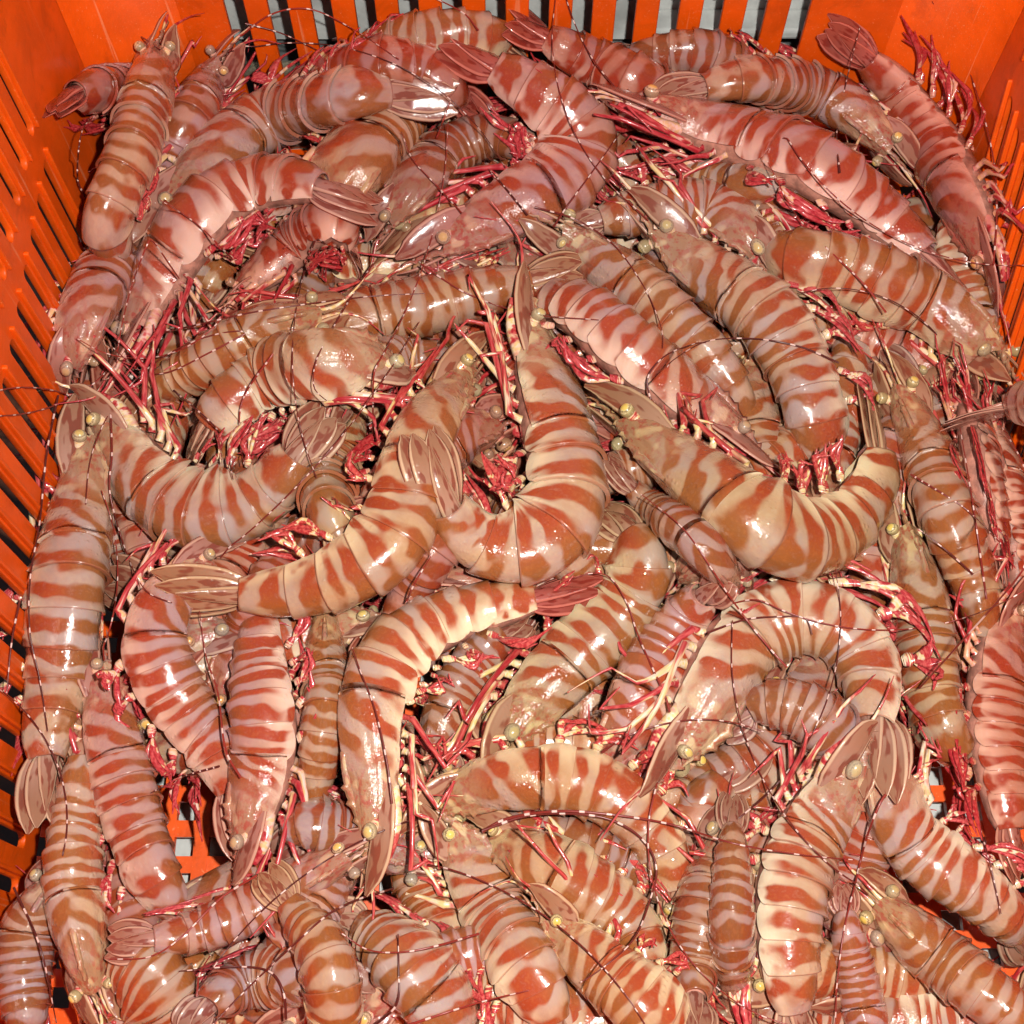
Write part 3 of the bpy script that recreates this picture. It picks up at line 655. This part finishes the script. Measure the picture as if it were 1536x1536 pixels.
# ---------------------------------------------------------------- traced prawns, bottom of the heap first
# (label, path from the head spine to the tail fan in photo pixels, width px, roll: + turns the belly to the right of the heading head->tail, tint, options)
PR = [
 ('prawn with wide brown bars lying deep below the gap left of the heap top', [(470,360),(505,295),(545,230),(590,180),(640,140),(680,110)], 125, -60, 'o', {}),
 ('grey green prawn back poking over the far edge of the heap by the crate slots', [(470,150),(520,120),(570,85),(630,62),(700,52),(760,62),(800,100)], 84, 20, 'g', {}),
 ('dark red prawn whose blotched tail sticks out left over the orange corner', [(330,270),(300,215),(260,175),(215,150),(165,138),(120,138),(72,172)], 84, 40, 'r', dict(fan=0, spread=.03, fant='R')),
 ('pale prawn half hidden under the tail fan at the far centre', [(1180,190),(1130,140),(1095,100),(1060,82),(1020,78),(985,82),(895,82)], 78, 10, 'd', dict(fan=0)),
 ('bluish banded prawn bend lying under the olive one at right', [(1290,230),(1230,270),(1180,310),(1165,350),(1190,390),(1250,420)], 100, 10, 'd', {}),
 ('prawn back sunk between curled prawns left of the centre one', [(780,620),(735,640),(690,650),(640,680),(600,720),(560,760),(520,800)], 110, 60, 'r', {}),
 ('olive prawn back showing in the gap right of the curled left prawn', [(560,560),(525,610),(500,670),(490,740),(510,800),(560,840)], 110, -10, 'g', {}),
 ('dark banded prawn across the gap above the central tail fan', [(480,640),(500,590),(550,560),(610,545),(670,550),(720,590)], 96, -20, 'd', {}),
 ('head with long brown scales standing upright below the horizontal fan', [(492,860),(488,920),(488,980),(490,1050),(480,1130),(470,1200),(450,1280)], 84, 5, 'o', {}),
 ('violet prawn back sunk in the lower left between two heads', [(660,1300),(600,1280),(540,1255),(490,1240),(450,1240),(410,1290)], 100, 30, 'v', {}),
 ('grey prawn back sunk below the belly knot of the right curled prawn', [(1330,1220),(1290,1150),(1240,1090),(1190,1060),(1130,1060),(1080,1100)], 110, 20, 'v', {}),
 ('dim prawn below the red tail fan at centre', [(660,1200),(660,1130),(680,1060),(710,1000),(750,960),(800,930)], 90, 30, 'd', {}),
 ('grey banded prawn in the bottom left corner by the orange wall', [(100,1290),(70,1340),(45,1390),(35,1450),(40,1520),(60,1600)], 100, 15, 'v', {}),
 ('brown headed prawn rising from the lower edge beside the left fan', [(300,1600),(275,1540),(240,1485),(200,1445),(165,1420),(140,1400)], 115, -40, 'o', {}),
 ('pale grey prawn across the lower edge under crossed feelers', [(560,1500),(500,1480),(440,1460),(380,1470),(320,1500),(270,1560)], 105, 20, 'v', {}),
 ('striped prawn back at the lower edge left of the big bright head', [(720,1600),(680,1530),(640,1480),(600,1430),(560,1400),(520,1380),(480,1390)], 118, 35, 'n', {}),
 ('dim prawn in the hollow right of the centre beneath crossing feelers', [(1010,900),(1040,850),(1080,815),(1130,800),(1180,830,-.8),(1200,880,-2)], 100, 10, 'd', {}),
 ('red bellied prawn standing along the right edge of the photo upper', [(1480,590),(1490,650),(1500,720),(1515,790),(1530,860),(1540,960)], 78, 118, 'r', dict(leg=1.0)),
 ('dark red prawn with long legs wedged against the right wall', [(1440,540),(1450,600),(1465,670),(1480,740),(1500,830),(1510,900)], 70, 130, 'r', dict(leg=1.3)),
 ('prawn back seen through the gap under the middle head with brown fan', [(1120,740),(1070,700),(1010,690),(950,700),(900,720),(850,760)], 90, 40, 'd', {}),
 ('pink prawn pointing down beside the left wall under the top left pair', [(108,592),(112,530),(130,470),(155,415),(190,360),(225,320),(280,300)], 92, -70, 'p', dict(leg=1.1)),
 ('prawn lying right of the upper left pair with its snout up against the slots', [(362,52),(325,105),(298,155),(272,210),(250,265),(235,320),(230,390)], 78, 10, 'p', dict(fan=0)),
 ('dark red prawn whose crimson tail fan hangs over its neighbour at the far side', [(430,190),(450,150),(480,120),(540,98),(605,95),(655,112),(738,192)], 80, -75, 'r', dict(fan=-10, fant='R')),
 ('dark curved prawn with grey dotted eye under the top centre', [(555,372),(605,300),(650,245),(700,212),(755,205),(800,235),(800,300)], 88, -60, 'd', dict(fan=0)),
 ('prawn with a splayed blotched fan in the hollow below the top left curl', [(330,470),(370,430),(420,390),(470,345),(500,330),(520,360),(548,420)], 76, 70, 'r', dict(fan=0, spread=.22)),
 ('short striped prawn tucked under the long reddish one at upper right', [(1160,420),(1120,350),(1070,315),(1010,310),(955,318),(900,330),(840,345)], 96, 70, 'n', {}),
 ('crimson prawn whose mottled tail fan rises above the heap at the far centre', [(1150,240),(1090,200),(1040,180),(990,150),(935,120),(870,88),(752,18)], 88, -30, 'r', dict(fan=0, spread=.18, fant='R')),
 ('big barred prawn arching across the upper left with its tail on the right', [(200,380),(248,320),(300,258),(350,212),(410,176),(480,152),(560,138),(690,146)], 104, -72, 'n', dict(fan=0)),
 ('banded prawn right of the top with folded tail and pale belly tabs', [(1375,270),(1330,215),(1275,165),(1225,138),(1170,122),(1115,118),(1065,128),(980,148)], 86, 75, 'n', dict(fan=-5, leg=1.1)),
 ('red bodied prawn running down the right wall with its belly turned up', [(1500,478),(1490,410),(1468,340),(1440,280),(1405,215),(1365,160),(1320,105),(1235,32)], 88, 128, 'r', dict(fan=0, spread=.03, leg=.5, fant='R')),
 ('long reddish prawn lying diagonally across the upper right over its legs', [(890,132),(980,165),(1060,196),(1130,216),(1200,240),(1270,285),(1330,335),(1390,385),(1470,455)], 104, 66, 'p', dict(leg=1.1, fan=-20)),
 ('olive brown prawn with pale eye at the right corner of the heap', [(1530,575),(1470,520),(1405,468),(1335,432),(1265,402),(1205,385,-.1),(1165,350,-.9),(1190,320,-2.2)], 112, -20, 'o', dict(fan=0)),
 ('curled prawn in the upper centre with a yellow eye', [(598,400),(660,368),(725,332),(790,298),(850,262),(872,215),(838,165),(780,128),(655,48)], 112, -78, 'p', dict(fan=-5, spread=.10, fant='R')),
 ('slanting prawn whose head reaches the centre from the upper right', [(940,290),(1020,375),(1085,425),(1150,470),(1190,530),(1215,590),(1240,650,-.6),(1290,700,-2.4)], 112, -72, 'n', dict(leg=1.0)),
 ('smooth barred prawn seen from its back beneath the head at centre right', [(784,316),(842,350),(900,395),(960,440),(1012,490),(1062,540),(1108,590,-.5),(1165,650,-2.2)], 98, 8, 'n', dict(leg=.7)),
 ('prawn with bright belly streak running from the centre to the lower right', [(1165,708),(1100,652),(1040,612),(985,565),(925,515),(868,468),(815,440,-.6),(740,420,-2.2)], 104, -70, 'p', dict(leg=1.1)),
 ('long horizontal prawn with clear head at the left of the middle rows', [(355,492),(430,495),(500,488),(570,472),(640,458),(710,440),(780,425),(880,400)], 106, -45, 'o', dict(leg=.8)),
 ('barred prawn bend lying just under the left end of the horizontal one', [(520,460),(470,475),(400,495),(345,525),(285,560),(225,590),(190,640)], 96, 20, 'o', dict(legs=False)),
 ('orange barred prawn back curving down from the left middle', [(620,560),(560,545),(490,545),(420,565),(355,600),(310,640),(280,700)], 112, -30, 'n', {}),
 ('reddish curled prawn at the upper left resting its head on the wall side', [(160,580),(196,510),(232,440),(262,385),(300,330),(350,292),(420,275),(480,282),(575,318)], 104, 74, 'p', dict(leg=1.2, fan=-10)),
 ('upright prawn seen from its back at the top left with lilac bands', [(255,22),(236,85),(220,150),(203,215),(180,275),(158,322,-.1),(150,340,-.9),(160,330,-1.8),(190,270,-2.2)], 90, 3, 'b', dict(leg=.4, sink=.9, lift=.5)),
 ('green tinged barred prawn behind the right curl close to the right side', [(1345,740),(1362,820),(1380,900),(1390,970),(1398,1040),(1415,1100),(1450,1120,-1.0),(1475,1080,-2.5)], 98, 5, 'g', dict(leg=.5)),
 ('prawn running down the lower right edge of the photo', [(1545,860),(1510,930),(1492,1010),(1490,1090),(1500,1170),(1515,1250),(1540,1330)], 96, 80, 'r', dict(leg=.9)),
 ('prawn bent around the small floor gap at the lower right', [(1330,1080),(1330,1160),(1350,1230),(1395,1285),(1450,1322),(1510,1365,-.4),(1590,1440,-2)], 104, -76, 'n', dict(leg=.7)),
 ('orange banded prawn standing upright with a yellow eye at the right', [(1325,535),(1362,615),(1395,690),(1420,760),(1445,830),(1468,895),(1485,940,-.8),(1480,985,-2.4)], 100, -35, 'o', dict(leg=.9)),
 ('prawn with a thin leafy fan lying right of the center below the yellow eye', [(1120,900),(1080,850),(1045,810),(1015,785),(985,765),(960,745),(905,680)], 76, 40, 'd', dict(fan=0)),
 ('broad barred prawn descending between the two big centre curls', [(735,1175),(770,1090),(822,1022),(880,962),(935,905),(962,850),(940,790),(890,760)], 118, -66, 'g', dict(leg=.9)),
 ('striped prawn partly under the right curled one facing lower left', [(880,1200),(915,1140),(950,1075),(975,1020),(1010,960),(1050,900),(1100,860)], 104, 50, 'p', {}),
 ('left inner prawn bending down beside the long one at the wall', [(370,820),(300,850),(245,905),(228,965),(250,1030),(290,1088),(334,1140),(372,1290)], 104, 72, 'p', dict(leg=.8, fan=0, spread=.08)),
 ('upright prawn with its head down and golden eye left of the small gap', [(352,1330),(376,1245),(395,1175),(402,1110),(398,1045),(394,980),(392,920),(395,850)], 106, 74, 'p', dict(leg=1.25)),
 ('prawn seen from its back with head down at the lower left', [(165,1540),(135,1460),(118,1385),(110,1320),(112,1260),(118,1200),(122,1140),(125,1060)], 98, 0, 'b', dict(leg=.5)),
 ('prawn left of the lower floor gap bending over to the right', [(150,940),(150,1000),(158,1060),(170,1120),(186,1190),(206,1255),(236,1325),(290,1430,-1.8)], 98, 66, 'p', dict(leg=.6, fan=0)),
 ('prawn with an oval fan pointing left above crossed feelers at lower left', [(570,1260),(520,1285),(470,1310),(420,1338),(365,1368),(300,1395),(240,1408),(155,1416)], 88, 30, 'p', dict(fan=0, spread=.10)),
 ('barred prawn crossing the bottom left whose fan points to the upper left', [(490,1640),(500,1560),(500,1490),(485,1430),(455,1385),(392,1296)], 96, -20, 'o', dict(fan=0, spread=.10)),
 ('arched prawn lying across the lower middle with its belly downward', [(600,1260),(660,1205),(730,1172),(800,1162),(870,1168),(935,1200),(985,1255),(1012,1320),(1035,1450)], 106, -74, 'o', dict(leg=.8, fan=10)),
 ('prawn with wide bars emerging under the banded feelers at lower middle', [(700,1232),(770,1272),(838,1310),(900,1345),(950,1390),(975,1450),(985,1530)], 108, -50, 'o', dict(leg=.8)),
 ('prawn with red legs on its right at the bottom middle', [(790,1330),(845,1395),(910,1455),(975,1510),(1035,1570),(1090,1640)], 104, -60, 'o', dict(leg=1.2)),
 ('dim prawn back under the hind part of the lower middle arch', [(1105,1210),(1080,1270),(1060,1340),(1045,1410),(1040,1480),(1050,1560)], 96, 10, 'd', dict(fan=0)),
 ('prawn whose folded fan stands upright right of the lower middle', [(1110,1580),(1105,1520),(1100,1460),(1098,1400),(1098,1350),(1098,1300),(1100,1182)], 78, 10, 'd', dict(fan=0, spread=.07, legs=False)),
 ('prawn beneath the lower right edge showing its upright pale fan', [(1330,1640),(1310,1570),(1295,1510),(1284,1460),(1275,1420),(1262,1318)], 76, 20, 'p', dict(fan=0, spread=.08, legs=False)),
 ('long headed brown prawn lying in the lower right corner', [(1282,1318),(1350,1385),(1415,1440),(1478,1490),(1540,1540),(1600,1600)], 108, -20, 'o', dict(leg=.8)),
 ('big prawn standing at the lower right with red legs spread to the left', [(1312,1085),(1270,1155),(1225,1222),(1192,1290),(1178,1365),(1178,1440),(1190,1520),(1220,1610)], 118, 72, 'n', dict(leg=1.25)),
 ('long barred prawn lying along the left crate wall with its fan hanging down', [(128,585),(128,655),(128,725),(115,800),(100,875),(92,950),(85,1025),(72,1100),(66,1258)], 116, 62, 'n', dict(leg=.5, fan=0, spread=.06)),
 ('curled prawn at the left middle with its fan raised to the upper right', [(110,580),(160,632),(205,690),(248,742),(305,768),(365,760),(415,722),(452,672),(500,608)], 118, -80, 'n', dict(leg=1.0, fan=10, spread=.10)),
 ('big orange prawn sweeping down from the centre to a fan lying at the left', [(740,505),(695,560),(650,622),(618,685),(612,750),(585,815),(525,858),(450,882),(370,890),(222,888)], 112, 74, 'o', dict(leg=1.1, fan=-5, spread=.07)),
 ('right hand curled prawn with a smooth round back and raised red fins', [(878,588),(935,628),(1000,680),(1065,728),(1120,772),(1180,808),(1240,800),(1290,752),(1318,690),(1300,565)], 122, -80, 'g', dict(leg=1.0, fan=5, spread=.07)),
 ('curled prawn with its knotted belly facing down right of the centre', [(958,1205),(1000,1140),(1042,1078),(1072,1015),(1115,955),(1185,922),(1255,935),(1298,985),(1312,1050),(1315,1215)], 124, -76, 'n', dict(leg=1.3, fan=5, spread=.05)),
 ('bright prawn hooking down from the red tipped fan at the lower centre', [(548,1345),(562,1265),(565,1190),(562,1115),(565,1045),(600,975),(665,935),(740,912),(912,878)], 108, 74, 'b', dict(leg=1.1, fan=-25, spread=.04, fant='R')),
 ('large curled prawn in the very centre with its fan standing up left', [(786,395),(792,475),(808,560),(828,640),(845,715),(838,785),(785,825),(720,812),(672,762),(632,630)], 122, 78, 'b', dict(leg=1.0, fan=-10, spread=.06)),
 ('prawn whose pale red mottled tail fan pokes in from the right edge of the photo', [(1770,900),(1745,800),(1710,710),(1650,645),(1570,606),(1405,640)], 112, 20, 'p', dict(fan=0, spread=.05, legs=False)),
 ('slanting prawn with a round golden eye at the lower centre', [(636,1198),(688,1270),(722,1335),(757,1400),(795,1460),(828,1530),(850,1610)], 112, 55, 'b', dict(leg=1.3)),
]
for i, (lab, pts, w, roll, tint, kw) in enumerate(PR):
    kw = dict(kw); legs = kw.pop('legs', True)
    place_prawn(i, pts, w * 1.04, roll, tint, lab, **kw)

# prawns wedged into the hollows between those above, a little lower than their neighbours
WEDGE_LABEL = 'prawn wedged low between its neighbours so that only part of its striped back shows'
NT = len(ALL); cov = np.zeros((96, 96), bool)
def px_of(C):
    rel = C - np.array([0, 0, CAM_H]); dp = rel @ FWD
    return 768 + F_PX * rel[:, 0] / dp, 768 - F_PX * (rel @ UPV) / dp
yy, xx = np.mgrid[0:96, 0:96]; cx_, cy_ = xx * 16 + 8, yy * 16 + 8
for r_, C_, R_ in ALL:
    if r_['label'] == FILL_LABEL: continue
    U_, V_ = px_of(C_)
    for i in range(4, 64, 2):
        if i < len(U_): cov |= (cx_ - U_[i]) ** 2 + (cy_ - V_[i]) ** 2 < (F_PX * R_ * hprof(i / 63) / .6) ** 2
for g_ in GAPS: cov |= (cx_ - g_[0]) ** 2 + (cy_ - g_[1]) ** 2 < (g_[2] + 12) ** 2
cov |= (cy_ < 150) | (cx_ < 105 + np.maximum(0, 700 - cy_) * .12) | (cx_ > 1500)
HM0 = HM.copy(); rg = random.Random(11)
for k in range(28):
    best = None
    for tr in range(260):
        u, v, a, cv = rg.uniform(60, 1500), rg.uniform(170, 1530), rg.uniform(0, 2 * math.pi), rg.uniform(-.7, .7)
        ln = rg.uniform(330, 460); pts = []
        for t in np.linspace(-.5, .5, 5): pts.append((u + ln * t * math.cos(a + cv * t), v + ln * t * math.sin(a + cv * t)))
        q = catmull(pts, 16); m = np.zeros_like(cov)
        if q[:, 0].min() < 135 or q[:, 0].max() > 1520 or q[:, 1].min() < 160: continue
        if any(((q[:, 0] - g_[0]) ** 2 + (q[:, 1] - g_[1]) ** 2).min() < (g_[2] + 40) ** 2 for g_ in GAPS): continue
        for p in q[3:14]: m |= (cx_ - p[0]) ** 2 + (cy_ - p[1]) ** 2 < 42 ** 2
        sc = int((m & ~cov).sum())
        if best is None or sc > best[0]: best = (sc, pts, m)
    if best is None or best[0] < 8: break
    cov |= best[2]; pts = best[1]; P = catmull(pts, 56); W = np.array([at_z(p[0], p[1], .06) for p in P]); R = 46 * .64 / F_PX
    zz = []
    for q in W:
        j, i = hm_idx(q[0], q[1]); a_ = HM0[max(0, j - 8):j + 9, max(0, i - 8):i + 9]; zz.append(float(np.percentile(a_, 50)) if a_.size else .05)
    zz = smooth1(np.array(zz), 40) - 1.55 * R; zz = np.maximum(zz, .03)
    W = np.array([locate(P[i, 0], P[i, 1], zz[i], R) for i in range(56)])
    roll = rg.choice([65, -65, 40, -40, 10])
    build_prawn(resample(W, 64), math.radians(roll), R, -math.radians(roll) * .6, TINTS[rg.choice('npord')], 400 + k, WEDGE_LABEL, 'prawns wedged between their neighbours', legs=(k % 2 == 0))
    ALL.pop()
# ---------------------------------------------------------------- long banded feelers lying over the heap
WH = [
 [(1397,0),(1430,60),(1455,110),(1480,190),(1493,260),(1495,330),(1490,400)],
 [(1000,552),(1010,540),(1060,512),(1130,508),(1200,520),(1260,545)],
 [(720,1250),(760,1228),(830,1217),(900,1220),(1000,1235),(1100,1265),(1200,1282),(1285,1290)],
 [(720,1247),(800,1222),(900,1225),(960,1255),(985,1300),(975,1350),(950,1410),(900,1455),(868,1475)],
 [(165,600),(168,680),(165,740),(190,830),(218,885),(260,905)],
 [(88,590),(70,680),(60,780),(45,870),(45,950),(60,1020),(72,1100)],
 [(169,521),(211,556),(253,558),(316,528),(369,500)],
 [(240,300),(265,315),(300,340),(350,390)],
 [(735,245),(725,228),(730,250),(746,267),(792,323)],
 [(932,197),(887,260),(851,309),(830,341)],
 [(602,197),(619,239),(651,274),(693,320)],
 [(676,151),(655,207)],
 [(800,310),(865,330),(922,369),(967,432),(992,492),(994,524)],
 [(560,395),(530,440),(495,500),(474,542),(471,581),(492,603)],
 [(240,500),(306,485),(387,467),(540,446),(640,440)],
 [(155,32),(211,55),(240,75)],
 [(360,55),(400,25),(440,13),(480,18),(540,50),(600,90)],
 [(367,35),(422,50),(482,78)],
 [(630,-10),(658,0),(697,21),(718,46)],
 [(528,970),(540,1005),(563,1066),(581,1147),(588,1207)],
 [(651,827),(623,873),(609,904)],
 [(860,868),(887,860),(915,866),(940,904),(960,960),(996,1040),(1005,1070)],
 [(960,740),(1024,792),(1066,851),(1101,904),(1144,960),(1182,1003)],
 [(1060,950),(1077,943),(1119,929),(1165,925),(1207,927),(1219,953)],
 [(901,1130),(939,1105),(992,1087),(1049,1079),(1101,1084),(1147,1098)],
 [(1330,1190),(1319,1207),(1298,1263),(1281,1333),(1267,1390),(1256,1471),(1253,1540)],
 [(1430,1140),(1441,1168),(1464,1225),(1485,1295),(1502,1372)],
 [(162,1439),(225,1435),(274,1404),(330,1348),(387,1312)],
 [(316,1540),(369,1485),(440,1418),(492,1372),(540,1348),(600,1330)],
 [(295,1495),(300,1460),(316,1432)],
 [(267,1457),(352,1450),(404,1457),(425,1488),(429,1530)],
 [(225,1190),(274,1165),(330,1149)],
 [(511,1399),(553,1425),(605,1428),(658,1418),(720,1400)],
 [(597,1400),(598,1453),(595,1506),(560,1540)],
 [(605,1540),(711,1506),(795,1485)],
 [(1365,711),(1418,743),(1453,767),(1502,816)],
 [(1376,792),(1425,830),(1460,862)],
 [(299,915),(309,985),(327,1040),(338,1123),(362,1168)],
 [(148,169),(123,197),(116,264),(127,295)],
 [(753,662),(732,697),(707,746)],
 [(410,530),(366,595),(359,651),(366,697)],
 [(1060,514),(1040,516),(996,535),(971,570),(982,616)],
 [(1490,620),(1536,700),(1560,800)], [(1440,640),(1460,760),(1480,900)],
 [(260,585),(330,650),(350,720)], [(1150,240),(1200,330),(1290,420),(1330,470)], [(1290,40),(1270,120),(1255,200),(1260,260)],
 [(630,395),(700,440),(790,470),(900,480)], [(20,1330),(60,1420),(85,1536)], [(30,900),(18,960),(10,1040)],
]
heads = [(r, C[4], C, R) for r, C, R in ALL if r['label'] != FILL_LABEL]
rw = random.Random(3)
NW = len(WH)
OWN = heads[::3]
for hi, (r_, h_, C_, R_) in enumerate(OWN):               # each prawn's own feeler, sweeping back over the heap from its head
    c0 = C_[5]; d = C_[0] - C_[6]; rel = c0 - np.array([0, 0, CAM_H]); dp = depth_of(c0)
    u0 = 768 + F_PX * rel[0] / dp; v0 = 768 - F_PX * float(np.dot(rel, UPV)) / dp
    a = math.atan2(-d[1], d[0]) + rw.uniform(-.5, .5); cv = rw.choice([-1, 1]) * rw.uniform(.05, .30); st = rw.uniform(40, 85); pl = [(u0, v0)]
    for q in range(6):
        u0 += st * math.cos(a); v0 += st * math.sin(a); a += cv; pl.append((u0, v0))
    WH.append(pl)
for wi, pts in enumerate(WH):
    P = catmull(pts, 70); Z = np.full(70, .07)
    for _ in range(3):
        W = np.array([locate(P[i, 0], P[i, 1], Z[i], .003) for i in range(70)])
        z = np.array([hm_sample(W[i, 0], W[i, 1], .004) for i in range(70)])
        Z = np.maximum(smooth1(z, 25), smooth1(z, 3) - .002) + .0016
    W = np.array([locate(P[i, 0], P[i, 1], Z[i], .003) for i in range(70)])
    if wi >= NW: hd = OWN[wi - NW]; W[:6, 2] = np.linspace(OWN[wi - NW][1][2] + .004, W[6, 2], 6)
    else:
        d0 = [np.linalg.norm(h[1] - W[0]) for h in heads]; d1 = [np.linalg.norm(h[1] - W[-1]) for h in heads]
        rev = min(d1) < min(d0); hd = heads[int(np.argmin(d1 if rev else d0))]
        if rev: W = W[::-1]
    for k in (0, 1, 2): W[:, k] = smooth1(W[:, k], 2)
    org = np.array(hd[0].location); L = float(np.linalg.norm(np.diff(W, axis=0), axis=1).sum())
    r0 = .00075 if wi in (2, 3) else (.00056 if wi < NW else .00042)
    rad = np.linspace(r0, .00024, 70)
    V, Fc, U, Wc = tube(W - org, rad, rad, 6, (0.1, 0.05, 1))
    per = rw.uniform(.010, .016)
    pat = np.stack([U * L / per, np.full_like(U, rw.random()), U], 1)
    link('antenna', mesh_from('antenna', V, Fc, M_WHIP, pat, pat), hd[0])
